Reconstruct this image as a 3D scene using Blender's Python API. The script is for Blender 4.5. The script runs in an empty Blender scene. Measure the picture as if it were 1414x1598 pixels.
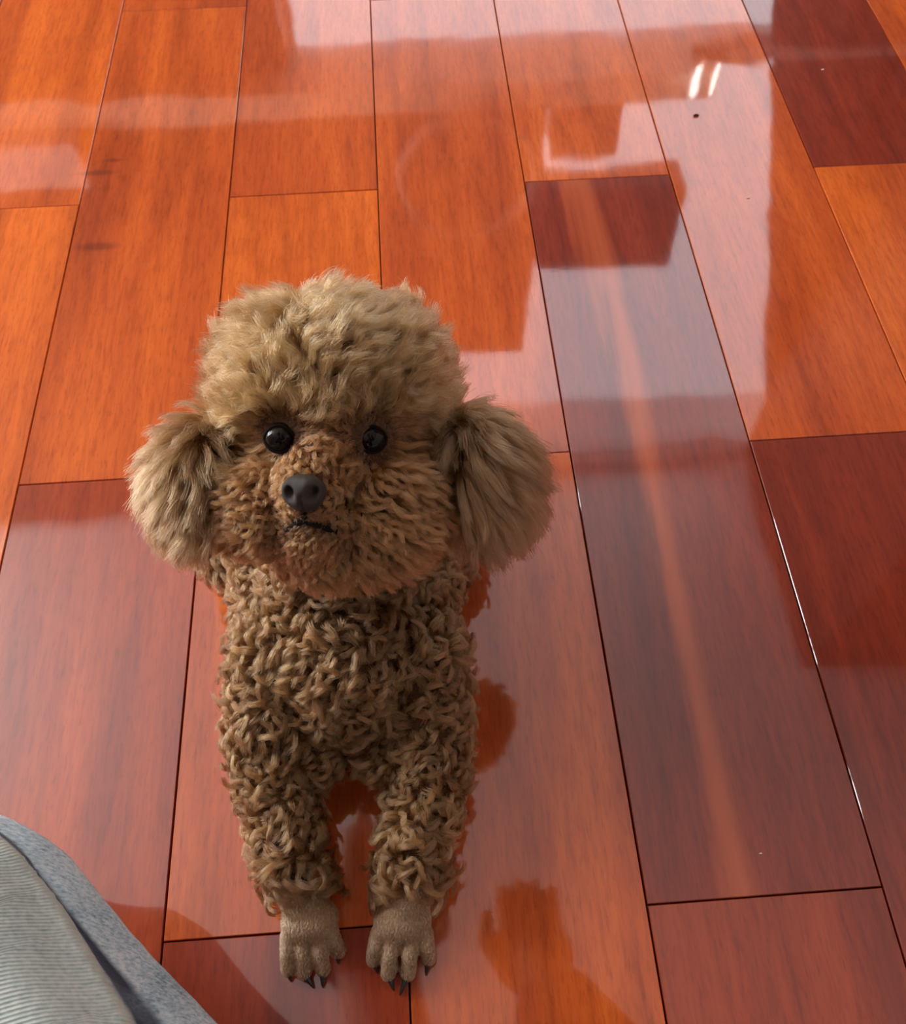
import bpy, bmesh, math
import numpy as np
from mathutils import Vector, Matrix, noise
from mathutils.bvhtree import BVHTree

SC = bpy.context.scene
COL = SC.collection
RNG = np.random.default_rng(7)

# ---------------------------------------------------------------- camera
CAM_POS = Vector((0.0, 0.0, 0.5094))
CAM_ROT = Matrix(((0.99754, 0.06239, -0.03186), (-0.06983, 0.84846, -0.52464), (-0.0057, 0.52557, 0.85073)))
FPX = 1415.0
cam_data = bpy.data.cameras.new('camera')
cam = bpy.data.objects.new('camera', cam_data)
COL.objects.link(cam)
cam.matrix_world = Matrix.Translation(CAM_POS) @ CAM_ROT.to_4x4()
cam_data.sensor_fit = 'VERTICAL'
cam_data.sensor_height = 24.0
cam_data.lens = FPX / 1598.0 * 24.0
cam_data.clip_start = 0.01
cam_data.dof.use_dof = True
cam_data.dof.focus_distance = 0.42
cam_data.dof.aperture_fstop = 16.0
SC.camera = cam

# ---------------------------------------------------------------- world, exposure
SC.view_settings.view_transform = 'Standard'
SC.view_settings.look = 'None'
SC.view_settings.gamma = 1.0
SC.view_settings.use_curve_mapping = False
SC.view_settings.exposure = 0.0
SC.cycles.max_bounces = 8
SC.cycles.diffuse_bounces = 4
SC.cycles.glossy_bounces = 4
SC.cycles.transmission_bounces = 6
SC.cycles.sample_clamp_indirect = 6.0
SC.cycles.caustics_reflective = False
SC.cycles.caustics_refractive = False

world = bpy.data.worlds.new('sky')
SC.world = world
world.use_nodes = True
wn = world.node_tree.nodes
wn['Background'].inputs['Color'].default_value = (0.86, 0.93, 1.0, 1)
wn['Background'].inputs['Strength'].default_value = 2.6


def area(name, loc, look, sx, sy, power, color=(1, 1, 1)):
    d = bpy.data.lights.new(name, 'AREA')
    d.shape = 'RECTANGLE'; d.size = sx; d.size_y = sy; d.energy = power; d.color = color
    o = bpy.data.objects.new(name, d)
    COL.objects.link(o)
    o.location = loc
    o.rotation_euler = (Vector(look) - Vector(loc)).to_track_quat('-Z', 'Y').to_euler()
    return o


# added fill light at the open left side, aimed up to brighten the ceiling
area('added_ceiling_fill', (-2.75, 1.45, 1.40), (0.4, 1.65, 2.5), 1.5, 2.2, 190, (0.95, 0.98, 1.0))


# ---------------------------------------------------------------- helpers
def pix(px, py, z):
    """point of the photograph at height z above the floor"""
    d = CAM_ROT @ Vector(((px - 707) / FPX, -(py - 799) / FPX, -1.0))
    return CAM_POS + d * ((z - CAM_POS.z) / d.z)


def tag(o, label=None, cat=None, group=None, kind=None):
    for k, v in (('label', label), ('category', cat), ('group', group), ('kind', kind)):
        if v:
            o[k] = v
    return o


def link(name, me, mat=None, parent=None, smooth=True):
    o = bpy.data.objects.new(name, me)
    COL.objects.link(o)
    if mat:
        me.materials.append(mat)
    if parent:
        o.parent = parent
    if smooth:
        me.polygons.foreach_set('use_smooth', [True] * len(me.polygons))
    return o


def mesh_from(name, bm, mat=None, parent=None, smooth=True):
    me = bpy.data.meshes.new(name)
    bm.to_mesh(me); bm.free()
    return link(name, me, mat, parent, smooth)


def box(bm, c, s, rot=None, bevel=0.0):
    r = bmesh.ops.create_cube(bm, size=1.0)
    vs = r['verts']
    bmesh.ops.scale(bm, vec=s, verts=vs)
    if bevel:
        es = list({e for v in vs for e in v.link_edges})
        rb = bmesh.ops.bevel(bm, geom=es, offset=bevel, segments=2, affect='EDGES', profile=0.5)
        vs = list({v for f in rb['faces'] for v in f.verts} | {v for v in vs if v.is_valid})
    if rot is not None:
        bmesh.ops.rotate(bm, cent=(0, 0, 0), matrix=rot, verts=vs)
    bmesh.ops.translate(bm, vec=c, verts=vs)
    return vs


def ell(bm, c, r, rot=None, seg=24):
    rs = bmesh.ops.create_uvsphere(bm, u_segments=seg, v_segments=seg // 2, radius=1.0)
    vs = rs['verts']
    if isinstance(r, (int, float)):
        r = (r, r, r)
    bmesh.ops.scale(bm, vec=r, verts=vs)
    if rot is not None:
        bmesh.ops.rotate(bm, cent=(0, 0, 0), matrix=rot, verts=vs)
    bmesh.ops.translate(bm, vec=c, verts=vs)
    return vs


def limb(bm, pts, step=0.35):
    """chain of overlapping spheres along (point, radius) pairs"""
    for (a, ra), (b, rb) in zip(pts[:-1], pts[1:]):
        a, b = Vector(a), Vector(b)
        n = max(2, int((b - a).length / (min(ra, rb) * step)) + 1)
        for i in range(n + 1):
            t = i / n
            ell(bm, a.lerp(b, t), ra + (rb - ra) * t, seg=16)


def tube(bm, pts, radii, seg=12, cap=True):
    pts = [Vector(p) for p in pts]
    rings = []
    up = None
    for i, p in enumerate(pts):
        t = (pts[min(i + 1, len(pts) - 1)] - pts[max(i - 1, 0)]).normalized()
        if up is None:
            up = t.orthogonal().normalized()
        up = (up - t * up.dot(t)).normalized()
        s = t.cross(up)
        rings.append([bm.verts.new(p + (up * math.cos(a) + s * math.sin(a)) * radii[i])
                      for a in (2 * math.pi * k / seg for k in range(seg))])
    for a, b in zip(rings[:-1], rings[1:]):
        for k in range(seg):
            bm.faces.new((a[k], a[(k + 1) % seg], b[(k + 1) % seg], b[k]))
    if cap:
        bm.faces.new(list(reversed(rings[0]))); bm.faces.new(rings[-1])


class Blob:
    """many overlapping ellipsoids collected fast, then fused into one skin by a voxel remesh"""
    def __init__(self):
        self.v, self.f, self.nv = [], [], 0
        self.cache = {}

    def unit(self, seg):
        if seg not in self.cache:
            b = bmesh.new(); bmesh.ops.create_uvsphere(b, u_segments=seg, v_segments=seg // 2, radius=1.0)
            self.cache[seg] = (np.array([v.co[:] for v in b.verts]), [[v.index for v in f.verts] for f in b.faces])
            b.free()
        return self.cache[seg]

    def ell(self, c, r, rot=None, seg=24):
        v, f = self.unit(seg)
        v = v * np.array(r if not isinstance(r, (int, float)) else (r, r, r))
        if rot is not None:
            v = v @ np.array(rot).T
        self.v.append(v + np.array(c)); n = self.nv
        self.f += [[i + n for i in q] for q in f]
        self.nv += len(v)

    def limb(self, pts, step=0.35):
        for (a, ra), (b, rb) in zip(pts[:-1], pts[1:]):
            a, b = Vector(a), Vector(b)
            n = max(2, int((b - a).length / (min(ra, rb) * step)) + 1)
            for i in range(n + 1):
                t = i / n
                self.ell(a.lerp(b, t), ra + (rb - ra) * t, seg=16)

    def build(self, name, mat, voxel, smooth=4):
        me = bpy.data.meshes.new(name)
        me.from_pydata(np.concatenate(self.v).tolist(), [], self.f)
        o = link(name, me, mat)
        md = o.modifiers.new('r', 'REMESH'); md.mode = 'VOXEL'; md.voxel_size = voxel; md.use_smooth_shade = True
        sm = o.modifiers.new('s', 'SMOOTH'); sm.iterations = smooth; sm.factor = .5
        me2 = bpy.data.meshes.new_from_object(o.evaluated_get(bpy.context.evaluated_depsgraph_get()))
        o.modifiers.clear(); o.data = me2
        return o


class NT:
    """tiny node-tree helper"""
    def __init__(self, name):
        self.m = bpy.data.materials.new(name)
        self.m.use_nodes = True
        self.t = self.m.node_tree
        self.b = self.t.nodes['Principled BSDF']
        self.out = self.t.nodes['Material Output']

    def n(self, typ, **kw):
        nd = self.t.nodes.new(typ)
        for k, v in kw.items():
            if k.startswith('i_'):
                key = k[2:]
                key = int(key) if key.isdigit() else key.replace('_', ' ')
                self.set(nd.inputs[key], v)
            else:
                setattr(nd, k, v)
        return nd

    def set(self, sock, v):
        if isinstance(v, bpy.types.NodeSocket):
            self.t.links.new(v, sock)
        elif isinstance(v, bpy.types.Node):
            self.t.links.new(v.outputs[0], sock)
        else:
            sock.default_value = v

    def p(self, **kw):
        for k, v in kw.items():
            self.set(self.b.inputs[k.replace('_', ' ')], v)
        return self

    def math(self, op, a, b=0.0, c=0.0):
        nd = self.n('ShaderNodeMath', operation=op)
        self.set(nd.inputs[0], a); self.set(nd.inputs[1], b); self.set(nd.inputs[2], c)
        return nd.outputs[0]

    def mix(self, f, a, b, blend='MIX'):
        nd = self.n('ShaderNodeMix', data_type='RGBA', blend_type=blend)
        self.set(nd.inputs[0], f); self.set(nd.inputs[6], a); self.set(nd.inputs[7], b)
        return nd.outputs[2]

    def ramp(self, f, stops):
        nd = self.n('ShaderNodeValToRGB')
        self.set(nd.inputs[0], f)
        cr = nd.color_ramp
        cr.elements[0].position, cr.elements[0].color = stops[0][0], stops[0][1]
        cr.elements[1].position, cr.elements[1].color = stops[-1][0], stops[-1][1]
        for pos, c in stops[1:-1]:
            e = cr.elements.new(pos); e.color = c
        return nd.outputs[0]


def g(v):
    return (v, v, v, 1)


def plain(name, col, rough=0.5, **kw):
    m = NT(name)
    m.p(Base_Color=(*col, 1), Roughness=rough, **kw)
    nz = m.n('ShaderNodeTexNoise', i_Scale=60.0, i_Detail=4.0)
    bp = m.n('ShaderNodeBump', i_Strength=0.08, i_Distance=0.002, i_Height=nz)
    m.set(m.b.inputs['Normal'], bp)
    return m.m


# ---------------------------------------------------------------- floor
PW = 0.125          # plank width
PL = 0.5722         # plank length
X0 = -0.2721        # long seam number 0


def mat_floor():
    m = NT('lacquered_wood')
    tc = m.n('ShaderNodeUVMap', uv_map='plank')
    sep = m.n('ShaderNodeSeparateXYZ', i_0=tc)
    tone = m.n('ShaderNodeAttribute', attribute_name='tone')
    # fine pores and streaks running along the plank
    mp = m.n('ShaderNodeMapping', i_0=tc, i_Scale=(300.0, 32.0, 1.0))
    fine = m.n('ShaderNodeTexNoise', i_Vector=mp, i_Scale=1.0, i_Detail=4.0, i_Roughness=0.6)
    mp2 = m.n('ShaderNodeMapping', i_0=tc, i_Scale=(34.0, 2.6, 1.0))
    wide = m.n('ShaderNodeTexNoise', i_Vector=mp2, i_Scale=1.0, i_Detail=4.0, i_Distortion=0.5, i_Roughness=0.55)
    mp3 = m.n('ShaderNodeMapping', i_0=tc, i_Scale=(9.0, 3.0, 1.0))
    blotch = m.n('ShaderNodeTexNoise', i_Vector=mp3, i_Scale=1.0, i_Detail=2.0)
    mp4 = m.n('ShaderNodeMapping', i_0=tc, i_Scale=(620.0, 90.0, 1.0))
    pore = m.n('ShaderNodeTexNoise', i_Vector=mp4, i_Scale=1.0, i_Detail=3.0, i_Roughness=0.7)
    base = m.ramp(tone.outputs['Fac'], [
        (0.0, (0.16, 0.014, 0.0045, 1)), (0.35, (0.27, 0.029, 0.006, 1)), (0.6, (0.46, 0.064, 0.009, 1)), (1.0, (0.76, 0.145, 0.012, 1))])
    w = m.ramp(wide.outputs[0], [(0.3, (0.62, 0.54, 0.5, 1)), (0.5, (1, 1, 1, 1)), (0.72, (1.30, 1.5, 1.5, 1))])
    c = m.mix(0.8, base, w, 'MULTIPLY')
    bl = m.ramp(blotch.outputs[0], [(0.3, (0.78, 0.66, 0.62, 1)), (0.7, (1.15, 1.25, 1.2, 1))])
    c = m.mix(0.7, c, bl, 'MULTIPLY')
    f = m.ramp(fine.outputs[0], [(0.3, (0.62, 0.5, 0.5, 1)), (0.52, (1, 1, 1, 1)), (0.75, (1.15, 1.25, 1.3, 1))])
    c = m.mix(0.6, c, f, 'MULTIPLY')
    pr = m.ramp(pore.outputs[0], [(0.34, (0.6, 0.52, 0.5, 1)), (0.47, (1, 1, 1, 1))])
    c = m.mix(0.55, c, pr, 'MULTIPLY')
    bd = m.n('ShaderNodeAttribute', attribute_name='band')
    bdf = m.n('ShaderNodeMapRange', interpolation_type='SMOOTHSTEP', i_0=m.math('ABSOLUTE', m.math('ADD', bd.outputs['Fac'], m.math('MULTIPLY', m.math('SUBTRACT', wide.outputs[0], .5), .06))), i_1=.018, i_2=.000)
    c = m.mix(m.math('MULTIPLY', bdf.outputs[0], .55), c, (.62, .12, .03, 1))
    gp = m.n('ShaderNodeNewGeometry')
    for (kx, ky, ra, rb) in ((150, 270, .020, .0045), (152, 385, .021, .0060), (178, 250, .010, .003)):
        kc = pix(kx, ky, 0)
        vs_ = m.n('ShaderNodeVectorMath', operation='SUBTRACT', i_0=gp.outputs['Position'], i_1=kc)
        vm = m.n('ShaderNodeVectorMath', operation='MULTIPLY', i_0=vs_.outputs[0], i_1=(1 / ra, 1 / rb, 0))
        vl = m.n('ShaderNodeVectorMath', operation='LENGTH', i_0=vm.outputs[0])
        kf = m.n('ShaderNodeMapRange', interpolation_type='SMOOTHSTEP', i_0=m.math('ADD', vl.outputs['Value'], m.math('MULTIPLY', blotch.outputs[0], .6)), i_1=1.4, i_2=.5)
        c = m.mix(m.math('MULTIPLY', kf.outputs[0], .5), c, (.12, .015, .005, 1))
    # slow undulation and orange peel of the lacquer
    geo = m.n('ShaderNodeTexCoord')
    u1 = m.n('ShaderNodeTexNoise', i_Vector=geo.outputs['Object'], i_Scale=16.0, i_Detail=1.0)
    u2 = m.n('ShaderNodeTexNoise', i_Vector=geo.outputs['Object'], i_Scale=420.0, i_Detail=2.0)
    hsum = m.math('ADD', m.math('MULTIPLY', u1.outputs[0], .45), m.math('MULTIPLY', u2.outputs[0], 0.012))
    bp = m.n('ShaderNodeBump', i_Strength=0.5, i_Distance=0.0009, i_Height=hsum)
    m.p(Base_Color=c, Roughness=0.55, Specular_IOR_Level=0.15, Coat_Weight=1.0, Coat_Roughness=0.045, Coat_IOR=1.8)
    m.set(m.b.inputs['Coat Normal'], bp)
    return m.m


def build_floor():
    bm = bmesh.new()
    uvl = bm.loops.layers.uv.new('plank')
    tl = bm.verts.layers.float.new('tone')
    bl_ = bm.verts.layers.float.new('band')
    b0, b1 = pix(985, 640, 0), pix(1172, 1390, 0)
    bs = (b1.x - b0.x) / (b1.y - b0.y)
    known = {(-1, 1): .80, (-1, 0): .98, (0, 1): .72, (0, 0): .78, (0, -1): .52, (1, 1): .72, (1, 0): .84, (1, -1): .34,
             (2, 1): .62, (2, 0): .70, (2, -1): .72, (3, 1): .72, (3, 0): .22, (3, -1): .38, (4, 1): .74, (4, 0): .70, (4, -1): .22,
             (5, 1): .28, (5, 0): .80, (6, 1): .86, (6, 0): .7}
    rr = np.random.default_rng(3)
    gap = 0.00036
    for i in range(-22, 18):
        odd = i % 2
        y0 = 0.067 if odd else 0.357
        for k in range(-6, 6):
            # plank k spans y0 + (k-1)*PL .. y0 + k*PL   (even rows) ; odd rows start at 0.067
            ya = y0 + k * PL if odd else y0 + (k - 1) * PL
            # k meaning: 0 = the plank around the dog, 1 = beyond it, -1 = nearer
            if odd:
                kk = k
            else:
                kk = k - 1
            yb = ya + PL
            if ya > 2.12 or yb < -2.4:
                continue
            xa, xb = X0 + i * PW + gap, X0 + (i + 1) * PW - gap
            ya2, yb2 = ya + gap * .7, yb - gap * .7
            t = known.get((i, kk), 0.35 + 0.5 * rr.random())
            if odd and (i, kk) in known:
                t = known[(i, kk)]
            tilt = rr.normal(0, 0.0008); tilt2 = rr.normal(0, 0.0003)
            bv = 0.0005
            ou, ov = rr.random() * 40, rr.random() * 40
            # profile: top face with small chamfer, skirt down to -4 mm
            xs = [xa, xa + bv * .4, xa + bv, xb - bv, xb - bv * .4, xb]
            zs = [-.0012, -.0003, 0, 0, -.0003, -.0012]
            ys = [ya2, ya2 + bv * .4, ya2 + bv, yb2 - bv, yb2 - bv * .4, yb2]
            grid = []
            for a, y in enumerate(ys):
                row = []
                for b, x in enumerate(xs):
                    z = min(zs[a], zs[b]) + tilt * (x - (xa + xb) / 2) + tilt2 * (y - (ya + yb) / 2)
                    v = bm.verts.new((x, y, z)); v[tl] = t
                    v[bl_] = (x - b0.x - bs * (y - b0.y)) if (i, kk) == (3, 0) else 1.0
                    row.append(v)
                grid.append(row)
            faces = []
            for a in range(5):
                for b in range(5):
                    faces.append(bm.faces.new((grid[a][b], grid[a][b + 1], grid[a + 1][b + 1], grid[a + 1][b])))
            # skirt
            def skirt(line):
                low = []
                for v in line:
                    w = bm.verts.new((v.co.x, v.co.y, -.006)); w[tl] = t * 0.4
                    low.append(w)
                for q in range(len(line) - 1):
                    faces.append(bm.faces.new((line[q], low[q], low[q + 1], line[q + 1])))
            skirt(grid[0]); skirt(list(reversed(grid[-1])))
            skirt([r_[0] for r_ in reversed(grid)]); skirt([r_[-1] for r_ in grid])
            for f in faces:
                for lp in f.loops:
                    lp[uvl].uv = (lp.vert.co.x - xa + ou, lp.vert.co.y - ya + ov)
    o = mesh_from('floor', bm, mat_floor(), None, False)
    tag(o, kind='structure')
    bm = bmesh.new()
    box(bm, (-.2, -.1, -.0085), (5.4, 4.9, .006))
    o2 = mesh_from('trim_1', bm, plain('dark_subfloor', (0.10, 0.045, 0.025), .9), None, False)
    tag(o2, kind='structure')


build_floor()

# ---------------------------------------------------------------- room
M_WHITE = plain('white_paint', (0.82, 0.80, 0.78), .6)
M_DARKWOOD = plain('dark_walnut', (0.035, 0.018, 0.012), .5)
M_PALEWOOD = plain('pale_oak', (0.88, 0.78, 0.62), .5)


def slab(name, c, s, mat, kind='structure', parent=None, bevel=0.0, **kw):
    bm = bmesh.new(); box(bm, c, s, bevel=bevel)
    o = mesh_from(name, bm, mat, parent, False)
    if kind or kw:
        tag(o, kind=kind, **kw)
    return o


M_CURTAIN = NT('sheer_curtain')
_tr = M_CURTAIN.n('ShaderNodeBsdfTranslucent', i_Color=(.85, .82, .80, 1))
_tp = M_CURTAIN.n('ShaderNodeBsdfTransparent', i_Color=(1, .97, .95, 1))
_mx = M_CURTAIN.n('ShaderNodeMixShader', i_0=.75)
M_CURTAIN.t.links.new(_tr.outputs[0], _mx.inputs[1]); M_CURTAIN.t.links.new(_tp.outputs[0], _mx.inputs[2])
M_CURTAIN.t.links.new(_mx.outputs[0], M_CURTAIN.out.inputs[0])
M_CURTAIN = M_CURTAIN.m


def drape(name, left, right, y, z0, z1, mat, folds, depth, **kw):
    """hanging cloth with folds; left and right edges are (x at z0, x at z1)"""
    bm = bmesh.new()
    nu, nv = 160, 24
    g_ = [[bm.verts.new((
        (left[0] + (left[1] - left[0]) * j / nv) * (1 - i / nu) + (right[0] + (right[1] - right[0]) * j / nv) * i / nu,
        y + depth * math.sin(i / nu * folds * 6.283) + depth * .4 * math.sin(i / nu * folds * 17 + j * .15),
        z0 + (z1 - z0) * j / nv)) for i in range(nu + 1)] for j in range(nv + 1)]
    for j in range(nv):
        for i in range(nu):
            bm.faces.new((g_[j][i], g_[j][i + 1], g_[j + 1][i + 1], g_[j + 1][i]))
    o = mesh_from(name, bm, mat)
    return tag(o, **kw)


def build_room():
    slab('ceiling', (-.2, -.1, 2.65), (5.4, 5.1, .1), M_WHITE)
    # far wall: low window (x -0.24..0.84, z 0.2..0.73) and tall window (x 0.10..1.5, z 0.83..2.52)
    Y = 2.14
    bm = bmesh.new()
    box(bm, (-1.58, Y, 1.3), (2.64, .1, 2.6))
    box(bm, (2.05, Y, 1.3), (.9, .1, 2.6))
    box(bm, (.67, Y, .09), (1.86, .1, .18))
    box(bm, (.67, Y, .815), (1.86, .1, .03))
    box(bm, (.67, Y, 2.56), (1.86, .1, .08))
    tag(mesh_from('wall_far', bm, M_WHITE, None, False), kind='structure')
    slab('wall_right', (2.5, -.1, 1.3), (.1, 5.1, 2.6), M_WHITE)
    slab('wall_left', (-2.9, -.9, 1.3), (.1, 3.5, 2.6), M_WHITE)
    slab('wall_back', (-.2, -2.6, 1.3), (5.4, .1, 2.6), M_WHITE)
    # pale box and a round hoop frame on the shelf
    bm = bmesh.new(); box(bm, (-1.0, 1.90, .875), (.5, .05, .12), bevel=.006)
    tag(mesh_from('storage_box', bm, M_WHITE, None, False), 'pale flat box on the far shelf, outside the frame', 'box')
    bm = bmesh.new()
    n = 48
    tube(bm, [(.17 + .17 * math.cos(a), 1.90, .98 + .17 * math.sin(a)) for a in np.linspace(0, 2 * math.pi, n + 1)], [.018] * (n + 1), 10, False)
    tag(mesh_from('hoop', bm, plain('hoop_rattan', (.30, .20, .16), .6)), 'pale round hoop standing on the far shelf, outside the frame', 'hoop')
    # glazing frames
    for nm, x0, x1, z0, z1, n in (('window_1', -.26, 1.60, .18, .80, 1), ('window_2', -.26, 1.60, .83, 2.52, 1)):
        bm = bmesh.new()
        t = .02
        box(bm, ((x0 + x1) / 2, Y, z0 + t / 2), (x1 - x0, .05, t)); box(bm, ((x0 + x1) / 2, Y, z1 - t / 2), (x1 - x0, .05, t))
        for k in range(n + 1):
            xx = x0 + t / 2 + (x1 - x0 - t) * k / n
            box(bm, (xx, Y, (z0 + z1) / 2), (t, .048, z1 - z0))
        tag(mesh_from(nm, bm, M_WHITE, None, False), kind='structure')
    drape('tall_curtain', (.72, 1.42), (1.54, 1.54), 2.10, .05, 2.54, M_DARKWOOD, 6, .008,
          label='dark brown drape gathered beside the far window, outside the frame', cat='curtain')
    # pale shelf board with dark edge in front of the window
    slab('trim_1', (-.35, 2.0, .785), (2.2, .14, .072), M_PALEWOOD)
    slab('trim_2', (-1.6, 2.02, .36), (2.7, .12, .71), M_DARKWOOD)
    # dark cupboards
    bm = bmesh.new()
    box(bm, (-1.27, 2.01, 1.66), (2.75, .15, 1.66), bevel=.004)
    body_ = mesh_from('wall_cupboard', bm, M_DARKWOOD, None, False)
    tag(body_, 'long dark wooden wall cupboard beyond the dog, outside the frame', 'cupboard')
    bm = bmesh.new()
    box(bm, (1.86, 1.6, 1.27), (1.10, .95, 2.54), bevel=.004)
    tag(mesh_from('wardrobe', bm, M_DARKWOOD, None, False), 'dark wooden wardrobe in the far right corner, outside the frame', 'wardrobe')
    # boxes stacked on the shelf in front of the window
    for c, sz, mt, lb in (((.465, 2.02, .91), (.17, .12, .17), M_DARKWOOD, 'small dark storage box on the pale shelf'),
                          ((.565, 2.02, 1.24), (.39, .12, .27), M_DARKWOOD, 'wide dark storage box hanging before the window'),
                          ((.23, 2.02, 1.27), (.26, .12, .88), M_DARKWOOD, 'tall dark storage box beside the cupboard')):
        bm = bmesh.new(); box(bm, c, sz, bevel=.01)
        tag(mesh_from('storage_box', bm, mt, None, False), lb + ', outside the frame', 'box')


build_room()
M_GLINT = NT('glint_glow').p(Base_Color=(1, 1, 1, 1), Emission_Color=(1, .95, .88, 1), Emission_Strength=9.0).m
_l = bpy.data.objects.new('glint_tubes', None); COL.objects.link(_l); _l.location = (.70, 1.88, .66)  # added glowing tubes, put in only for glints reflected in the floor
tag(_l, 'added twin glowing tubes for floor glints below the far shelf, outside the frame', 'glint helper')
for _x in (-.018, .022):
    bm = bmesh.new(); tube(bm, [(_x, 0, .04), (_x, 0, .075), (_x, 0, .115)], [.007 if _x < 0 else .0045] * 3, 12)
    mesh_from('glint_tube', bm, M_GLINT, _l)
bm = bmesh.new(); box(bm, (0, .012, .015), (.075, .03, .03), bevel=.004)
mesh_from('base', bm, M_DARKWOOD, _l, False)

# ---------------------------------------------------------------- poodle
M_SKIN = plain('poodle_skin', (0.085, 0.042, 0.02), .8)
M_COAT_SKIN = NT('poodle_body_skin')
_g = M_COAT_SKIN.n('ShaderNodeNewGeometry')
_s = M_COAT_SKIN.n('ShaderNodeSeparateXYZ', i_0=_g.outputs['Position'])
_f = M_COAT_SKIN.n('ShaderNodeMapRange', i_0=_s.outputs[1], i_1=.088, i_2=.072)
M_COAT_SKIN.p(Base_Color=M_COAT_SKIN.mix(_f.outputs[0], (.085, .042, .02, 1), (.27, .165, .09, 1)), Roughness=.8, Specular_IOR_Level=.2)
M_COAT_SKIN = M_COAT_SKIN.m
HC = pix(520, 680, 0.190)                       # middle of the skull
TOCAM = (CAM_POS - HC).normalized()
VR = CAM_ROT @ Vector((1, 0, 0))
VR = (VR - TOCAM * VR.dot(TOCAM)).normalized()
VU = TOCAM.cross(VR).normalized()
HD = (CAM_POS - HC).length
HK = HD / 0.4326                                # scale of the head


def V(px, py, off):
    """point of the head: off metres in front of the plane through the middle of the skull"""
    d = CAM_ROT @ Vector(((px - 707) / FPX, -(py - 799) / FPX, -1.0))
    t = (HD - off * HK) / (-d.dot(TOCAM))
    return CAM_POS + d * t


FWD = Vector((-.17, -.81, .56)).normalized()    # where the muzzle points
RGT = (Vector((1, 0, 0)) - FWD * FWD.x).normalized()
UPH = FWD.cross(RGT).normalized()
HROT = Matrix((RGT, FWD, UPH)).transposed()     # head frame -> world

TOES = [  # base px, tip px, claw tip px
    [((450, 1460), (450, 1517), (455, 1532)), ((470, 1458), (474, 1522), (490, 1542)),
     ((493, 1456), (504, 1517), (504, 1541)), ((515, 1450), (528, 1489), (528, 1504))],
    [((590, 1458), (583, 1502), (590, 1519)), ((613, 1462), (606, 1524), (615, 1546)),
     ((643, 1460), (637, 1524), (624, 1553)), ((664, 1456), (669, 1500), (665, 1522))]]


def build_poodle_body():
    bb_ = Blob()
    # trunk
    bb_.limb([((-.045, .198, .056), .045), ((-.048, .26, .062), .050), ((-.052, .32, .060), .053), ((-.054, .345, .055), .048)])
    bb_.limb([((-.067, .190, .050), .034), ((-.070, .30, .050), .044)])
    bb_.limb([((-.024, .190, .050), .034), ((-.024, .30, .050), .044)])
    bb_.ell((-.045, .174, .052), (.040, .024, .028))
    for ex, ey in ((497, 1182), (594, 1176)):
        bb_.ell(pix(ex, ey, .034), .0125)
    # neck
    bb_.limb([((-.045, .235, .075), .042), (HC + Vector((0, .020, -.02)), .030)])
    # front legs
    for sh, el, wr, cf in (((-.081, .192, .060), (-.0885, .145, .032), (-.079, .098, .022), (-.0725, .078, .015)),
                           ((-.010, .188, .060), (-.0055, .140, .032), (-.017, .094, .022), (-.0215, .074, .015))):
        bb_.limb([(sh, .025), (el, .0190), (wr, .0150), (cf, .0120)])
    # folded hind legs
    for sx in (-1, 1):
        cx = -.05
        bb_.limb([((cx + sx * .045, .335, .045), .036), ((cx + sx * .058, .28, .038), .026)])
        bb_.limb([((cx + sx * .062, .33, .016), .013), ((cx + sx * .062, .265, .012), .011)])
    # tail
    bb_.limb([((-.054, .378, .075), .010), ((-.056, .392, .082), .012)])
    # paws
    for paw, mc in zip(TOES, ((485, 1432), (630, 1432))):
        c0 = pix(mc[0], mc[1], .015)
        for b, t, cl in paw:
            k = pix((b[0] + t[0] * 0) / 1, b[1], .0135)
            bb = c0.lerp(k, .30)
            tip = pix(t[0], t[1] - 5, .0062)
            mid = k.lerp(tip, .55) + Vector((0, 0, .0022))
            bb_.limb([(bb, .0060), (k, .0040), (mid, .0037), (tip, .0037)], step=.22)
        bb_.ell(c0.lerp(pix(*paw[1][0], .012), .12), (.0145, .0115, .0085))
    # skull, forehead, muzzle, cheeks, chin
    K = HK
    bb_.ell(HC + VU * .004 - TOCAM * .004, (.038 * K, .039 * K, .038 * K))
    bb_.ell(V(520, 600, -.006), .0370 * K)
    for tx, ty, tf, tr in ((470, 588, -.006, .031), (576, 590, -.006, .031), (448, 618, -.001, .028), (592, 618, -.001, .028)):
        bb_.ell(V(tx, ty, tf), tr * K)
    bb_.limb([(V(512, 700, .012), .022 * K), (V(485, 768, .034), .0135 * K)])
    bb_.limb([(V(505, 800, .000), .030 * K), (V(492, 805, .020), .020 * K)])
    bb_.ell(V(425, 790, .010), .021 * K)
    bb_.ell(V(592, 795, .010), .025 * K)
    bb_.ell(V(560, 820, .006), .022 * K)
    bb_.ell(V(513, 840, .010), .018 * K)
    o = bb_.build('body', M_COAT_SKIN, .0013, 3)
    return o


poodle = bpy.data.objects.new('poodle', None)
COL.objects.link(poodle)
poodle.location = (-.045, .2, 0)
tag(poodle, 'brown curly toy poodle lying on the red wooden floor looking up', 'dog')
PM = Matrix.Translation(poodle.location).inverted()


def attach(o, parent=poodle):
    """parent without moving"""
    mw = o.matrix_world.copy()
    bpy.context.view_layer.update()
    o.parent = parent
    o.matrix_parent_inverse = parent.matrix_world.inverted()
    return o


bpy.context.view_layer.update()
body = attach(build_poodle_body())

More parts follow.
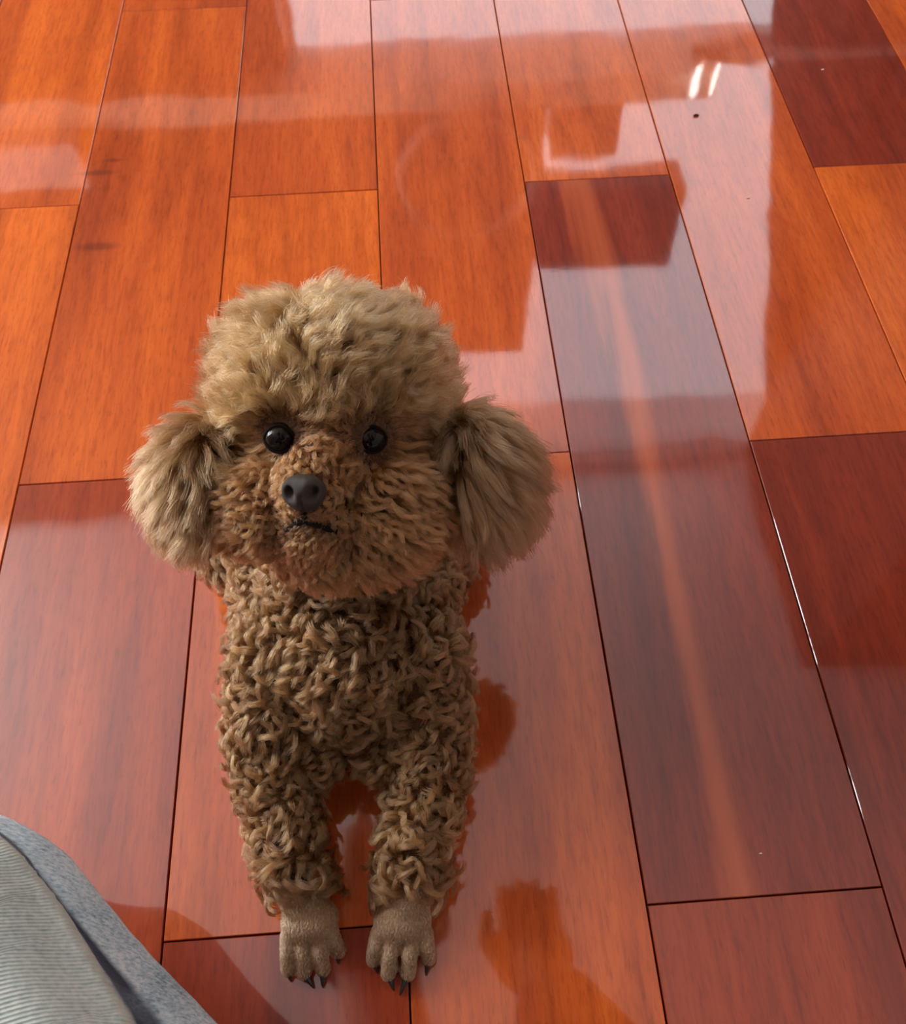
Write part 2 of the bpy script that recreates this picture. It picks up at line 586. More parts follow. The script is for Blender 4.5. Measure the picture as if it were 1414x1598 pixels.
M_EYE = NT('dark_eye').p(Base_Color=(.006, .003, .002, 1), Roughness=.03, Specular_IOR_Level=.22).m
M_NOSE = NT('nose_leather')
_n = M_NOSE.n('ShaderNodeTexVoronoi', i_Scale=900.0)
_b = M_NOSE.n('ShaderNodeBump', i_Strength=.35, i_Distance=.0004, i_Height=_n)
M_NOSE.p(Base_Color=(.036, .026, .021, 1), Specular_IOR_Level=.3, Roughness=.45, Normal=_b)
M_NOSE = M_NOSE.m
M_CLAW = NT('claw_horn').p(Base_Color=(.03, .022, .02, 1), Roughness=.32).m


LIPS = []
M_LIP = NT('lip_skin').p(Base_Color=(.010, .006, .005, 1), Roughness=.8, Specular_IOR_Level=.1).m


def build_face():
    for px, py, off in ((438, 684, .0255), (578, 685, .0250)):
        bm = bmesh.new(); ell(bm, V(px, py, off), .0066, seg=32)
        attach(mesh_from('eye', bm, M_EYE))
        # dark rim of the lids, an almond lying on the ball
        c = V(px, py, off); s = -1 if px < 500 else 1
        look = (TOCAM * .9 + VR * s * .12 - VU * .05).normalized()
        a1 = (VR - look * VR.dot(look)).normalized(); a2 = look.cross(a1)
        pts = []
        for a in np.linspace(0, 2 * math.pi, 33):
            q = a1 * (math.cos(a) * .0062) + a2 * (math.sin(a) * (.0049 - .0006 * math.cos(2 * a)))
            pts.append(c + q + look * math.sqrt(max(.000001, .0067 ** 2 - q.length_squared)))
        bm = bmesh.new(); tube(bm, pts, [.0007] * len(pts), 8, False)
        attach(mesh_from('eyelid', bm, M_LIP))
    # lips
    bvh = BVHTree.FromPolygons([v.co for v in body.data.vertices], [p.vertices[:] for p in body.data.polygons])
    for path in (((434, 836), (446, 828), (458, 820), (468, 815), (476, 812), (486, 816), (505, 823), (526, 831), (546, 844)), ((475, 792), (475, 802), (476, 812))):
        pts = []
        for q in path:
            d = CAM_ROT @ Vector(((q[0] - 707) / FPX, -(q[1] - 799) / FPX, -1.0)).normalized()
            h = bvh.ray_cast(CAM_POS, d)[0]
            pts.append(h - d * .0006)
        LIPS.extend(pts)
        n = len(pts)
        bm = bmesh.new(); tube(bm, pts, [.0015 * (.35 + .65 * math.sin(math.pi * (i + .3) / (n - .4))) for i in range(n)], 8)
        attach(mesh_from('lip', bm, M_LIP))
    # nose leather with two nostrils
    bm = bmesh.new()
    rot = HROT
    c = V(475, 770, .0475)
    ell(bm, (0, 0, 0), (.0088, .0062, .0078), seg=48)
    for v in bm.verts:
        x, y, z = v.co
        v.co.x *= 1.0 + .35 * z / .0078 * .5            # wider on top
        for s in (-1, 1):
            dx, dz = x - s * .0045, z - .0016
            d = math.exp(-(dx * dx / (.0017 ** 2) + dz * dz / (.0023 ** 2)))
            v.co.y -= .0055 * d if y > 0 else 0
        if y > 0:
            v.co.y -= .0012 * math.exp(-(x * x) / (.0007 ** 2)) * (1 if z < .002 else .2)
    for v in bm.verts:
        v.co = rot @ v.co + c
    attach(mesh_from('nose', bm, M_NOSE))
    # claws
    for paw in TOES:
        for b, t, cl in paw:
            p0, p1 = pix(t[0], t[1] - 5, .0065), pix(cl[0], cl[1], .0012)
            p0 = p0 + (p1 - p0).normalized() * .001
            m1 = p0.lerp(p1, .5) + Vector((0, 0, .0022))
            pts = [(p0 * (1 - q) ** 2 + m1 * 2 * q * (1 - q) + p1 * q * q) for q in np.linspace(0, 1, 9)]
            bm = bmesh.new(); tube(bm, pts, [.0017 * (1 - q) ** .7 + .0003 for q in np.linspace(0, 1, 9)], seg=10)
            attach(mesh_from('claw', bm, M_CLAW))


build_face()


def build_ear(name, base, tip, wid, out):
    """leather flap: base and tip points, half width, outward normal"""
    ax = (tip - base); L = ax.length; ax.normalize()
    nrm = (out - ax * out.dot(ax)).normalized()
    sd = ax.cross(nrm)
    bm = bmesh.new()
    ell(bm, (0, 0, 0), (1, 1, 1), seg=32)
    for v in bm.verts:
        x, y, z = v.co            # z along the ear, x across, y thickness
        t = (z + 1) / 2
        w = wid * (.55 + .6 * t)
        v.co = base + ax * (L * t) + sd * (x * w) + nrm * (y * .006 + .010 * math.sin(t * math.pi) - .3 * x * x * w)
    bmesh.ops.recalc_face_normals(bm, faces=bm.faces)
    return attach(mesh_from(name, bm, M_SKIN))


ear_l = build_ear('ear', V(340, 652, -.014), V(300, 836, .000), .0165, (-VR + TOCAM * .9).normalized())
ear_r = build_ear('ear', V(712, 640, -.014), V(770, 832, .000), .024, (VR + TOCAM * .9).normalized())


# ---------------------------------------------------------------- fur
def smoothstep(a, b, x):
    t = np.clip((x - a) / (b - a), 0, 1)
    return t * t * (3 - 2 * t)


def nrmz(a):
    return a / np.maximum(np.linalg.norm(a, axis=-1, keepdims=True), 1e-9)


def surf(o):
    me = o.data
    me.calc_loop_triangles()
    co = np.empty(len(me.vertices) * 3, np.float32); me.vertices.foreach_get('co', co); co = co.reshape(-1, 3).astype(float)
    tr = np.empty(len(me.loop_triangles) * 3, np.int32); me.loop_triangles.foreach_get('vertices', tr); tr = tr.reshape(-1, 3)
    vn = np.empty(len(me.vertices) * 3, np.float32); me.vertices.foreach_get('normal', vn); vn = vn.reshape(-1, 3).astype(float)
    return co, tr, vn


def scatter(o, spacing, keep=None, seed=1):
    """roughly even random points on a surface, with normals"""
    rg = np.random.default_rng(seed)
    co, tr, vn = surf(o)
    a, b, c = co[tr[:, 0]], co[tr[:, 1]], co[tr[:, 2]]
    ar = np.linalg.norm(np.cross(b - a, c - a), axis=1) / 2
    n = int(ar.sum() / (spacing ** 2) * 3.5)
    k = rg.choice(len(tr), n, p=ar / ar.sum())
    u, v = rg.random(n), rg.random(n)
    fl_ = u + v > 1; u[fl_], v[fl_] = 1 - u[fl_], 1 - v[fl_]
    P = a[k] + (b[k] - a[k]) * u[:, None] + (c[k] - a[k]) * v[:, None]
    N = nrmz(vn[tr[k, 0]] * (1 - u - v)[:, None] + vn[tr[k, 1]] * u[:, None] + vn[tr[k, 2]] * v[:, None])
    if keep is not None:
        m = keep(P, N); P, N = P[m], N[m]
    # thin to a minimum distance with a hash grid
    cell = {}
    out = []
    inv = 1.0 / spacing
    keys = np.floor(P * inv).astype(int)
    s2 = (spacing * .82) ** 2
    for i in range(len(P)):
        kx, ky, kz = keys[i]
        ok = True
        for x in (kx - 1, kx, kx + 1):
            for y in (ky - 1, ky, ky + 1):
                for z in (kz - 1, kz, kz + 1):
                    for j in cell.get((x, y, z), ()):
                        d = P[i] - P[j]
                        if d[0] * d[0] + d[1] * d[1] + d[2] * d[2] < s2:
                            ok = False; break
                    if not ok: break
                if not ok: break
            if not ok: break
        if ok:
            cell.setdefault((kx, ky, kz), []).append(i); out.append(i)
    return P[out], N[out]


def snoise(P, scale, seed=0):
    """cheap smooth pseudo noise in -1..1"""
    rg = np.random.default_rng(seed)
    r = np.zeros(len(P))
    for i in range(6):
        k = rg.normal(size=3) * scale; r += np.sin(P @ k + rg.random() * 6.28)
    return r / 2.5


def fur(name, P, N, comb, L, th0, th1, amp, freq, grav, wide, thin, taper, S, K, col, r0=.00011, r1=.00004,
        frizz=.0005, helix=0.0, seed=1, parent=None, mat=None, root=1.0, colj=.16, phase=None):
    """locks of strands; every lock follows its own guide (arrays: one value per lock)"""
    rg = np.random.default_rng(seed)
    n = len(P)
    A = lambda x: np.broadcast_to(np.asarray(x, float), (n,))
    L, th0, th1, amp, freq, grav, wide, thin, taper, helix = map(A, (L, th0, th1, amp, freq, grav, wide, thin, taper, helix))
    C = comb - N * (comb * N).sum(1, keepdims=True)
    C = nrmz(C + 1e-6)
    B = np.cross(N, C)
    ph = rg.random(n) * 6.283 if phase is None else phase + rg.normal(0, .5, n)
    t = np.linspace(0, 1, K)
    pos = np.zeros((n, K, 3)); pos[:, 0] = P
    W2 = np.zeros((n, K, 3))
    for k in range(1, K):
        tm = (t[k] + t[k - 1]) / 2
        th = th0 + (th1 - th0) * tm
        D = np.cos(th)[:, None] * N + np.sin(th)[:, None] * C
        D = nrmz(D - np.array([0, 0, 1.0]) * (grav * tm)[:, None])
        pos[:, k] = pos[:, k - 1] + D * (L / (K - 1))[:, None]
        W2[:, k] = np.cross(B, D)
    W2[:, 0] = W2[:, 1]
    e = np.minimum(1, t * 2.5)[None, :]
    arg = 2 * np.pi * freq[:, None] * t[None, :] + ph[:, None]
    pos += B[:, None, :] * (amp[:, None] * e * (np.sin(arg) - np.sin(ph)[:, None] * (1 - e)))[:, :, None]
    pos += W2 * ((amp * helix)[:, None] * e * np.cos(arg))[:, :, None]
    # strands
    ang = rg.random((n, S)) * 6.283; rad = np.sqrt(rg.random((n, S)))
    ox, oy = np.cos(ang) * rad, np.sin(ang) * rad
    prof = (root * (1 - t) + 1.0 * t) * (1 - t ** 1.5 * taper[:, None])        # n,K
    out = pos[:, None, :, :] + B[:, None, None, :] * (ox * wide[:, None])[:, :, None, None] * prof[:, None, :, None]
    out = out + W2[:, None, :, :] * (oy * thin[:, None])[:, :, None, None] * prof[:, None, :, None]
    out = out + C[:, None, None, :] * (oy * wide[:, None] * .8)[:, :, None, None] * (1 - t)[None, None, :, None] ** 2
    # small smooth disorder and uneven lengths
    f1 = rg.normal(size=(n, S, 1, 3)); f2 = rg.normal(size=(n, S, 1, 3)); fp = rg.random((n, S, 1, 1)) * 6.28
    tt = t[None, None, :, None]
    out = out + frizz * (f1 * tt + f2 * np.sin(tt * 7 + fp) * tt ** .5 * .6)
    cut = 1 - .28 * rg.random((n, S, 1, 1)) ** 2
    # shorten: resample along t
    idx = np.clip(tt * cut * (K - 1), 0, K - 1.0001); i0 = idx.astype(int); fr = idx - i0
    i0b = np.broadcast_to(i0, out.shape); fr = np.broadcast_to(fr, out.shape)
    out = np.take_along_axis(out, i0b, 2) * (1 - fr) + np.take_along_axis(out, i0b + 1, 2) * fr
    out[..., 2] = np.maximum(out[..., 2], .0006 + .0006 * rg.random(out.shape[:-1]))
    cu = bpy.data.hair_curves.new(name)
    cu.add_curves([K] * (n * S))
    cu.attributes['position'].data.foreach_set('vector', out.astype(np.float32).ravel())
    ra = cu.attributes.get('radius') or cu.attributes.new('radius', 'FLOAT', 'POINT')
    rr_ = r0 + (r1 - r0) * t ** 2
    ra.data.foreach_set('value', np.tile(rr_, n * S).astype(np.float32))
    ca = cu.attributes.new('tint', 'FLOAT_COLOR', 'CURVE')
    c = np.broadcast_to(np.asarray(col, float), (n, 3))
    lockv = np.exp(rg.normal(0, colj, (n, 1, 1))); sv = np.exp(rg.normal(0, .26, (n, S, 1)))
    cc = np.ones((n, S, 4)); cc[..., :3] = np.clip(c[:, None, :] * lockv * sv, 0, .95)
    ca.data.foreach_set('color', cc.astype(np.float32).ravel())
    o = bpy.data.objects.new(name, cu); COL.objects.link(o)
    cu.materials.append(mat)
    return attach(o, parent or poodle)


def mat_fur():
    m = NT('poodle_fur')
    at = m.n('ShaderNodeAttribute', attribute_name='tint')
    m.t.nodes.remove(m.b)
    h = m.n('ShaderNodeBsdfHairPrincipled')
    h.model = 'CHIANG'; h.parametrization = 'COLOR'
    m.set(h.inputs['Color'], at.outputs['Color'])
    h.inputs['Roughness'].default_value = .42
    h.inputs['Radial Roughness'].default_value = .6
    h.inputs['Random Roughness'].default_value = .1
    m.t.links.new(h.outputs[0], m.out.inputs[0])
    return m.m


M_FUR = mat_fur()
EYES = [np.array(V(438, 684, .0255)), np.array(V(578, 685, .0250))]
nHC, nVR, nVU, nTC, nF = map(np.array, (HC, VR, VU, TOCAM, FWD))


def hl(P):
    d = P - nHC
    return 520 + d @ nVR * (FPX / HD), 680 - d @ nVU * (FPX / HD), d @ nTC     # photo-like face coordinates and depth


def is_head(P):
    x, y, f = hl(P)
    return (P[:, 2] > .118) & (y < 905) & (f > -.055) & ~((y > 880) & (f < -.02))


def is_paw(P):
    cuff = np.where(P[:, 0] < -.047, .0815, .0775)
    return (P[:, 1] < cuff) & (P[:, 2] < .035)


def eyed(P):
    return np.minimum(np.linalg.norm(P - EYES[0], axis=1), np.linalg.norm(P - EYES[1], axis=1))


def lipd(P):
    q = np.array([v[:] for v in LIPS])
    return np.linalg.norm(P[:, None, :] - q[None], axis=2).min(1)


def away(P):
    r = np.zeros_like(P)
    for e in EYES:
        d = P - e; l = np.linalg.norm(d, axis=1)
        r += nrmz(d) * (4 * np.exp(-(l / .0135) ** 2))[:, None]
    return r


def rtan(N, rg):
    v = rg.normal(size=N.shape); v -= N * (v * N).sum(1, keepdims=True)
    return nrmz(v)


BODYC = np.array((.160, .073, .026)); HEADC = np.array((.27, .130, .048)); MUZC = np.array((.24, .094, .031)); EARC = np.array((.175, .085, .033))


def grow_coat():
    # curly coat of trunk, neck and legs
    rg = np.random.default_rng(5)
    P, N = scatter(body, .0033, lambda P, N: ~is_head(P) & ~is_paw(P) & ((P[:, 1] < .27) | (rg.random(len(P)) < .45)) & (P[:, 2] > .004), 11)
    n = len(P)
    leg = P[:, 1] < .15
    cuff = smoothstep(.115, .085, P[:, 1])
    # neighbouring locks share a slowly turning direction so they gather in whorls
    T = nrmz(np.cross(N, np.array([0.3, .2, 1.0])))
    an = 2.6 * snoise(P, 110, 51) + rg.normal(0, .8, n)
    comb = T * np.cos(an)[:, None] + np.cross(N, T) * np.sin(an)[:, None] + np.array([0, -.15, -.35])
    L = np.where(leg, .0112, .0135) * rg.uniform(.7, 1.3, n) * (1 + .45 * cuff)
    col = BODYC * np.exp(.12 * snoise(P, 60, 3))[:, None]
    fur('curly_coat', P, N, comb, L, rg.uniform(-.4, .3, n), rg.uniform(1.7, 3.6, n), rg.uniform(.0005, .0020, n), rg.uniform(.6, 1.5, n),
        .15, rg.uniform(.0014, .0030, n), rg.uniform(.0005, .0010, n), .75, 56, 11, col, r0=.00009, frizz=.0006, seed=21, mat=M_FUR, root=1.15, colj=.22)
    # clipped fur of the paws
    P, N = scatter(body, .0010, lambda P, N: is_paw(P) & (P[:, 2] > .0025), 12)
    rg = np.random.default_rng(6); n = len(P)
    comb = np.tile([0, -1., -.1], (n, 1)) + rg.normal(0, .25, (n, 3))
    fur('paw_fur', P, N, comb, .0013, 1.05, 1.45, .0001, 1, 0, .0006, .0003, .3, 9, 4, np.array((.27, .155, .078)), r0=.00006, frizz=.0001, seed=22, mat=M_FUR)


def grow_head():
    rg = np.random.default_rng(8)
    # topknot
    def m_top(P, N):
        x, y, f = hl(P)
        brow = 646 + 14 * np.cos((x - 510) / 60)
        return is_head(P) & ((y < brow) | ((y < 760) & ((x < 395) | (x > 650)) & (f < .02))) & (eyed(P) > .0125)
    P, N = scatter(body, .0028, m_top, 31)
    n = len(P); x, y, f = hl(P)
    cx = (x - 515) / 190
    out = nVR * cx[:, None] * 1.6 + nVU * ((652 - y) / 120)[:, None] + away(P)
    comb = out + rtan(N, rg) * .30 + nVR * (.7 * snoise(P, 60, 4))[:, None] + nVU * (.5 * snoise(P, 60, 5))[:, None]
    L = (.0165 + .003 * snoise(P, 50, 6)) * rg.uniform(.8, 1.2, n)
    low = np.clip((y - 570) / 70, 0, 1) * (f > .0)
    L = L * (1 - .30 * low) * (1 - .25 * (np.abs(cx) > .75))
    fur('topknot', P, N, comb, L * 1.08, rg.uniform(.1, .5, n), rg.uniform(.9, 1.8, n), rg.uniform(.0008, .0018, n), rg.uniform(.9, 1.6, n),
        .25, .0018, .0012, .3, 54, 11, HEADC * np.exp(.10 * snoise(P, 60, 9))[:, None], r0=.00008, frizz=.0011, helix=.5, seed=32, mat=M_FUR, root=1.1,
        phase=4 * snoise(P, 45, 61))
    # short fur round the eyes and between them, darkened to carry socket shading
    def m_face(P, N):
        x, y, f = hl(P)
        return is_head(P) & (y > 605) & (y < 735) & (x > 390) & (x < 655) & (f > -.005) & (eyed(P) > .0074)
    P, N = scatter(body, .0014, m_face, 33)
    n = len(P); x, y, f = hl(P)
    comb = nVR * ((x - 508) / 80)[:, None] + nVU * ((y - 640) / -160)[:, None] * .4 + rg.normal(0, .3, (n, 3)) + away(P)
    ed = eyed(P)
    L = np.clip((ed - .0066) * .7, .0014, .0060) * rg.uniform(.8, 1.2, n)
    fur('face_fur', P, N, comb, L, .8, 1.45, .0003, 1., .1, .0009, .0006, .3, 16, 6, MUZC * np.where(ed < .0105, .30, .75)[:, None], r0=.00009, frizz=.0003, seed=34, mat=M_FUR)
    # muzzle, cheeks and chin
    nose = np.array(V(475, 768, .0475))
    def m_muz(P, N):
        x, y, f = hl(P)
        nd = np.linalg.norm(P - nose, axis=1)
        return is_head(P) & (y > 690) & ~((y < 760) & ((x < 395) | (x > 650)) & (f < .02)) & (eyed(P) > .0105) & (nd > .0080) & (lipd(P) > .0012)
    P, N = scatter(body, .0024, m_muz, 35)
    n = len(P); x, y, f = hl(P)
    dx, dy = (x - 490) / 150, (y - 745) / 110
    comb = nVR * dx[:, None] * 1.5 - nVU * (dy + .15)[:, None] * 1.1 + rtan(N, rg) * .22 + nVR * (.25 * snoise(P, 90, 14))[:, None] + away(P)
    dm = np.sqrt((x - 478) ** 2 + (y - 785) ** 2)
    L = np.clip(.0040 + (dm - 38) / 110 * .0120, .0032, .0155) * rg.uniform(.8, 1.2, n)
    col = MUZC * np.exp(.12 * snoise(P, 80, 15))[:, None]
    # dark lip fur, widened so its colour carries the shading round the mouth
    ld = lipd(P)
    L = L * np.where((ld < .005) & (y < 826), .55, 1.0)
    col = col * (1 - .6 * np.exp(-(ld / .0060) ** 2))[:, None]
    fur('muzzle_fur', P, N, comb, L, rg.uniform(.2, .6, n), rg.uniform(1.1, 1.8, n), rg.uniform(.0006, .0013, n), rg.uniform(.9, 1.5, n),
        0.25, .0015, .0009, .7, 46, 10, col, r0=.00009, frizz=.0005, helix=.4, seed=36, mat=M_FUR, root=1.1, phase=4 * snoise(P, 60, 62))


def grow_ear(o, side, seed):
    rg = np.random.default_rng(seed)
    P, N = scatter(o, .0023, None, seed)
    n = len(P); x, y, f = hl(P)
    dn = -nVU * 1.0 - np.array([0, 0, .25])
    oute = np.clip(((x - 520) * side - 175) / 120, 0, 1)
    comb = dn + nVR * (side * (.28 + .60 * oute))[:, None] + rg.normal(0, .12, (n, 3)) + nVR * (.25 * snoise(P, 90, seed))[:, None]
    L = (.023 if side < 0 else .026) * rg.uniform(.7, 1.15, n) * (1 - .25 * np.clip((y - 760) / 80, 0, 1)) * (1 - .35 * np.clip((690 - y) / 50, 0, 1))
    fur('ear_fur', P, N, comb, L, rg.uniform(.45, .8, n), rg.uniform(1.0, 1.45, n), rg.uniform(.0005, .0013, n), rg.uniform(.7, 1.4, n),
        .45, .0019, .0014, .35, 50, 11, EARC * np.exp(.1 * snoise(P, 60, 9))[:, None], r0=.00009, frizz=.0010, helix=.3, seed=seed + 1, mat=M_FUR, parent=o, root=1.0,
        phase=3 * snoise(P, 50, 63))


grow_coat()
grow_head()
grow_ear(ear_l, -1, 41)
grow_ear(ear_r, 1, 43)


# ---------------------------------------------------------------- person sitting behind the camera
def mat_denim():
    m = NT('washed_denim')
    a = m.n('ShaderNodeAttribute', attribute_name='seam')
    sp = m.n('ShaderNodeSeparateXYZ', i_0=a.outputs['Vector'])
    s_, d_, w_ = sp.outputs[0], sp.outputs[1], sp.outputs[2]
    tc = m.n('ShaderNodeTexCoord')
    rib = m.math('SINE', m.math('ADD', m.math('MULTIPLY', s_, 6.283 / .0016), m.math('MULTIPLY', d_, -1100.0)))
    n1 = m.n('ShaderNodeTexNoise', i_Vector=tc.outputs['Object'], i_Scale=420.0, i_Detail=3.0)
    n2 = m.n('ShaderNodeTexNoise', i_Vector=tc.outputs['Object'], i_Scale=45.0, i_Detail=3.0)
    mp = m.n('ShaderNodeMapping', i_0=tc.outputs['Object'], i_Rotation=(0, 0, .7), i_Scale=(240.0, 900.0, 400.0))
    fl_ = m.n('ShaderNodeTexNoise', i_Vector=mp, i_Scale=1.0, i_Detail=3.0, i_Roughness=.7)
    ribv = m.math('ADD', m.math('MULTIPLY', rib, .15), m.math('ADD', m.math('MULTIPLY', n1.outputs[0], .7), m.math('MULTIPLY', n2.outputs[0], .35)))
    cr = m.ramp(ribv, [(.2, (.32, .42, .40, 1)), (.5, (.60, .70, .64, 1)), (.9, (.90, .93, .84, 1))])
    dn = m.ramp(m.math('ADD', m.math('MULTIPLY', fl_.outputs[0], .8), m.math('MULTIPLY', n2.outputs[0], .35)),
                [(.38, (.20, .33, .42, 1)), (.52, (.46, .68, .78, 1)), (.68, (.82, .96, 1.0, 1))])
    left = m.n('ShaderNodeMapRange', i_0=d_, i_1=-.003, i_2=.001)
    c = m.mix(left.outputs[0], cr, dn)
    # pale welt of the seam
    welt = m.n('ShaderNodeMapRange', interpolation_type='SMOOTHSTEP', i_0=m.math('ABSOLUTE', m.math('ADD', d_, .001)), i_1=.0045, i_2=.0)
    c = m.mix(m.math('MULTIPLY', welt.outputs[0], .75), c, (.60, .62, .50, 1))
    # worn pale streak further in
    st = m.n('ShaderNodeMapRange', interpolation_type='SMOOTHSTEP', i_0=m.math('ABSOLUTE', m.math('ADD', d_, .045)), i_1=.010, i_2=.0)
    c = m.mix(m.math('MULTIPLY', st.outputs[0], .4), c, (.62, .66, .55, 1))
    # shade of the fold beside the welt, painted in dark
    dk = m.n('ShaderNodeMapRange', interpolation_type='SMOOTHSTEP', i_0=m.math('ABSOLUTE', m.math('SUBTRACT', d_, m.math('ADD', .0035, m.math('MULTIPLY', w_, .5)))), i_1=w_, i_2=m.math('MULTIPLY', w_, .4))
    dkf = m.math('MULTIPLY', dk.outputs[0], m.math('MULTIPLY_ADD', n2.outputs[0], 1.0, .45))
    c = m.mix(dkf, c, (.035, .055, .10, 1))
    h = m.math('ADD', m.math('MULTIPLY', rib, m.math('SUBTRACT', 1.0, left.outputs[0])), m.math('MULTIPLY', fl_.outputs[0], 2.0))
    bp = m.n('ShaderNodeBump', i_Strength=.6, i_Distance=.0006, i_Height=h)
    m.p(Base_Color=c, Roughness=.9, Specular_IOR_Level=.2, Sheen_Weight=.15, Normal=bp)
    return m.m


def build_person():
    person = bpy.data.objects.new('person', None); COL.objects.link(person)
    person.location = (0, -.42, 0)
    tag(person, 'person in pale washed blue jeans sitting on the floor, bent knee at lower left', 'person')
    bpy.context.view_layer.update()
    # jeans: both legs crossed
    b = Blob()
    hip = [(-.10, -.42, .13), (.10, -.42, .13)]
    b.ell((0, -.44, .14), (.19, .14, .13))
    b.limb([(hip[0], .095), ((-.135, -.20, .135), .088), ((-.152, -.042, .124), .0905), ((-.215, .022, .122), .089)], .2)
    b.limb([((-.200, .0, .075), .060), ((-.10, -.16, .060), .052), ((.06, -.26, .050), .042)], .25)
    b.limb([(hip[1], .095), ((.24, -.26, .125), .085), ((.36, -.16, .100), .075)], .25)
    b.limb([((.36, -.16, .080), .062), ((.22, -.27, .060), .052), ((-.02, -.36, .050), .042)], .25)
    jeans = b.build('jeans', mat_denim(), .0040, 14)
    me = jeans.data
    # seam coordinates
    bvh = BVHTree.FromPolygons([v.co for v in me.vertices], [p.vertices[:] for p in me.polygons])
    path = []
    for q in ((-60, 1290), (-10, 1305), (30, 1338), (75, 1388), (120, 1450), (160, 1512), (198, 1572), (222, 1625), (250, 1700), (280, 1780)):
        d = CAM_ROT @ Vector(((q[0] - 707) / FPX, -(q[1] - 799) / FPX, -1.0))
        hit = bvh.ray_cast(CAM_POS, d.normalized())
        if hit[0] is not None:
            path.append(np.array(hit[0]))
    path = np.array(path)
    seg = np.diff(path, axis=0); ln = np.linalg.norm(seg, axis=1); cum = np.concatenate([[0], np.cumsum(ln)])
    co = np.empty(len(me.vertices) * 3, np.float32); me.vertices.foreach_get('co', co); co = co.reshape(-1, 3).astype(float)
    nn = np.empty(len(me.vertices) * 3, np.float32); me.vertices.foreach_get('normal', nn); nn = nn.reshape(-1, 3).astype(float)
    best = np.full(len(co), 1e9); S = np.zeros(len(co)); D = np.zeros(len(co))
    for i in range(len(seg)):
        u = seg[i] / ln[i]
        t = (co - path[i]) @ u
        lo = -1e3 if i == 0 else 0; hi = 1e3 if i == len(seg) - 1 else ln[i]
        tc = np.clip(t, lo, hi)
        q = co - (path[i] + tc[:, None] * u)
        dd = np.linalg.norm(q, axis=1)
        side = np.sign((np.cross(u, q) * nn).sum(1))      # left of the path = negative after flip
        m = dd < best
        best[m] = dd[m]; S[m] = (cum[i] + tc)[m]; D[m] = (side * dd)[m]
    wid = .0030 + .0070 * smoothstep(.03, .10, S) * (1 - .6 * smoothstep(.14, .17, S))
    fold = np.exp(-((D - .004 - wid * .5) / (wid * 1.1)) ** 2) * smoothstep(.0, .05, S) * smoothstep(.5, .25, S)
    welt_ = np.exp(-((D + .001) / .0035) ** 2)
    P = co - nn * (fold * .0035)[:, None] + nn * (welt_ * .0016)[:, None]
    P += nn * (.0016 * snoise(co, 55, 77) * smoothstep(0, .02, np.abs(D)))[:, None]
    me.vertices.foreach_set('co', P.astype(np.float32).ravel())
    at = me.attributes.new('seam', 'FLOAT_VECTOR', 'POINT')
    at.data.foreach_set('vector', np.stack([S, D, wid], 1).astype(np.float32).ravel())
    me.update()
    attach(jeans, person)
    # unseen upper body, arms and head, leaned forward to darken chest and floor reflection
    M_TOP = plain('dark_shirt', (.03, .035, .05), .9)
    M_PSKIN = plain('hand_skin', (.55, .33, .24), .55)
    M_HAIR = plain('black_hair', (.012, .010, .010), .5)
    b = Blob()
    b.limb([((0, -.45, .18), .13), ((0, -.40, .34), .125), ((-.02, -.27, .52), .13)], .3)
    b.limb([((-.17, -.17, .61), .062), ((.13, -.17, .61), .062)], .3)
    b.limb([((-.02, -.18, .61), .075), ((-.055, -.03, .67), .055)], .3)
    b.limb([((-.19, -.20, .58), .055), ((-.25, -.14, .37), .045), ((-.11, -.13, .41), .034)], .3)
    b.limb([((.15, -.20, .58), .055), ((.19, -.06, .52), .050), ((.110, .04, .585), .050)], .3)
    attach(b.build('shirt', M_TOP, .006, 8), person)
    b = Blob()
    HP = Vector((-.100, .190, .715))
    tip_ = Matrix.Rotation(-1.0, 3, 'X')
    b.limb([((-.055, -.03, .67), .048), (HP + Vector((0, -.05, .0)), .050)], .3)
    b.ell(HP, (.074, .090, .098), tip_)
    b.ell(HP + Vector((0, .045, -.075)), (.030, .035, .030)); b.ell(HP + Vector((0, .090, -.045)), (.012, .02, .016))
    for s in (-1, 1):
        b.ell(HP + Vector((s * .074, -.005, -.005)), (.012, .018, .030), tip_)
    s = -1
    w0 = Vector((-.11, -.13, .41)); pk = Vector((-.055, -.085, .447))
    b.limb([(w0, .024), (pk, .018)], .3)
    b.ell(pk, (.022, .036, .016), Matrix.Rotation(.55, 3, 'X'))
    for k in range(4):
        r0 = pk + Vector((-s * .004, -.030 + .019 * k, -.004 + .011 * k))
        b.limb([(r0, .0085), (r0 + Vector((-s * .006, .004, -.018)), .0080), (r0 + Vector((-s * .026, .004, -.022)), .0070), (r0 + Vector((-s * .040, .004, -.018)), .0062)], .3)
    b.limb([(pk + Vector((0, -.025, .006)), .011), (pk + Vector((-s * .010, .0, .026)), .0095), (pk + Vector((-s * .026, .016, .034)), .008)], .3)
    # the other hand reaches out over the floor, fingers loosely curled
    pk = Vector((.088, .105, .600))
    b.limb([((.115, .04, .585), .030), (pk, .028)], .3)
    b.ell(pk, (.046, .044, .020))
    for k in range(4):
        r0 = pk + Vector((-.028 + .019 * k, .034, 0)); l = (.022, .026, .024, .018)[k]
        b.limb([(r0, .0088), (r0 + Vector((0, l, -.002)), .0080), (r0 + Vector((0, l * 1.5, -.018)), .0072), (r0 + Vector((0, l * 1.2, -.034)), .0064)], .3)
    b.limb([(pk + Vector((-.030, -.012, -.004)), .011), (pk + Vector((-.050, .016, -.010)), .0095), (pk + Vector((-.048, .040, -.016)), .008)], .3)
    attach(b.build('body', M_PSKIN, .0032, 3), person)
    b = Blob()
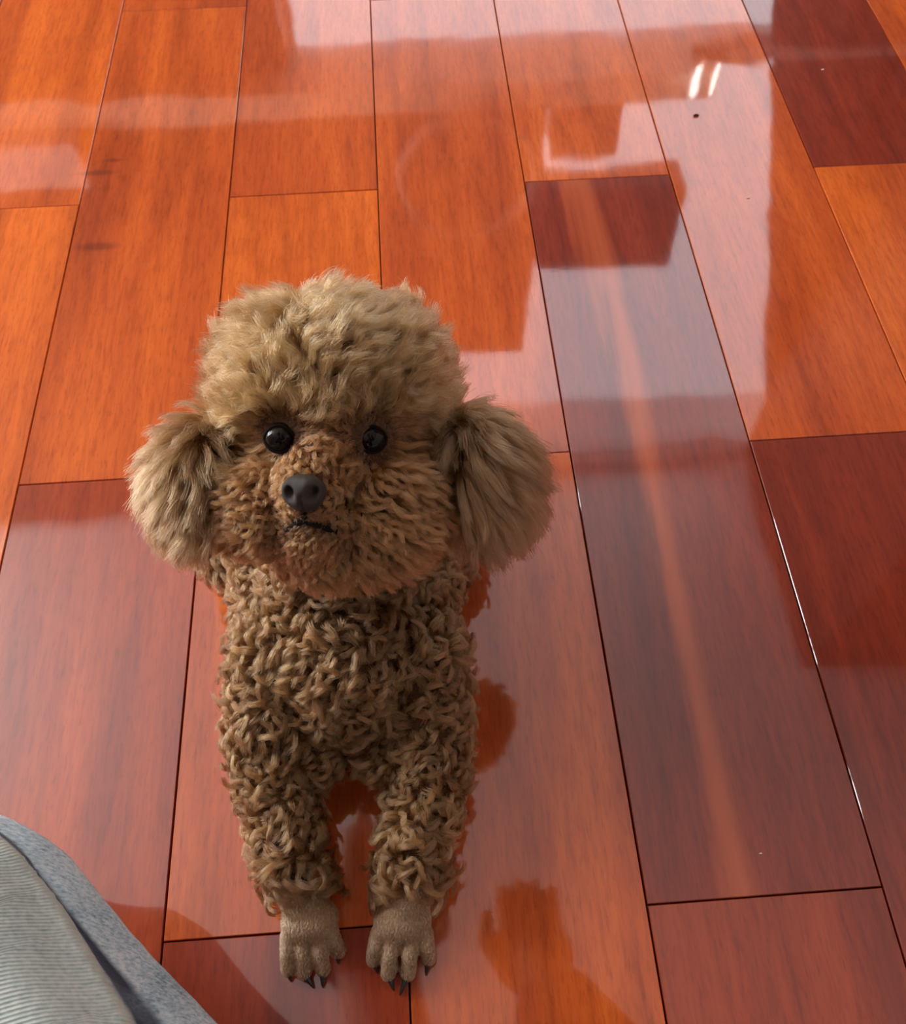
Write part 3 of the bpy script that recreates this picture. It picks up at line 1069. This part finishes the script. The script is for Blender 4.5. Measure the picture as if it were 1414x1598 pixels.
    b.ell(HP + Vector((0, -.010, .028)), (.084, .100, .100), tip_)
    b.limb([(HP + Vector((-.07, -.03, .0)), .03), (HP + Vector((-.075, -.02, -.07)), .022)], .3); b.limb([(HP + Vector((.07, -.03, .0)), .03), (HP + Vector((.075, -.02, -.07)), .022)], .3)
    attach(b.build('hair', M_HAIR, .005, 5), person)
    # phone: the photograph is taken with it
    ax = CAM_ROT @ Vector((0, 0, 1)); upv = CAM_ROT @ Vector((0, 1, 0)); rt = CAM_ROT @ Vector((1, 0, 0))
    bm = bmesh.new()
    box(bm, (0, 0, 0), (.075, .155, .008), bevel=.003)
    R = Matrix((rt, upv, ax)).transposed()
    cc = CAM_POS + ax * .006 - upv * .060 + rt * .02
    for v in bm.verts:
        v.co = R @ v.co + cc
    ph = mesh_from('phone', bm, plain('phone_black', (.01, .01, .012), .25), None, False)
    tag(ph, 'black phone held over the floor by the sitting person, outside the frame', 'phone')


build_person()


# ---------------------------------------------------------------- crumbs on the floor
M_CRUMB = plain('crumb_pale', (.8, .66, .5), .8)
M_CRUMB2 = plain('crumb_dark', (.08, .02, .012), .8)
for (cx, cy, r, mt, lb) in ((1086, 181, .0018, M_CRUMB2, 'tiny dark crumb on the glossy plank in the upper right'),
                            (1168, 309, .0009, M_CRUMB, 'tiny pale crumb on the brightly reflecting plank below the dark crumb'),
                            (1284, 109, .0009, M_CRUMB, 'tiny pale crumb on the dark plank in the upper right corner'),
                            (1187, 1332, .0006, M_CRUMB, 'tiny pale crumb just above the cross joint at lower right'),
                            (284, 664, .0012, M_CRUMB, None)):
    if lb is None:
        continue
    bm = bmesh.new()
    ell(bm, (0, 0, 0), (r * 1.5, r * .6, r * .5), seg=12)
    for v in bm.verts:
        v.co += v.normal * r * .25 * math.sin(v.co.x * 4000 + v.co.y * 2500)
    o = mesh_from('crumb', bm, mt)
    o.location = pix(cx, cy, 0) + Vector((0, 0, r * .5))
    tag(o, lb, 'crumb', 'crumbs on the floor')
#--MARK--
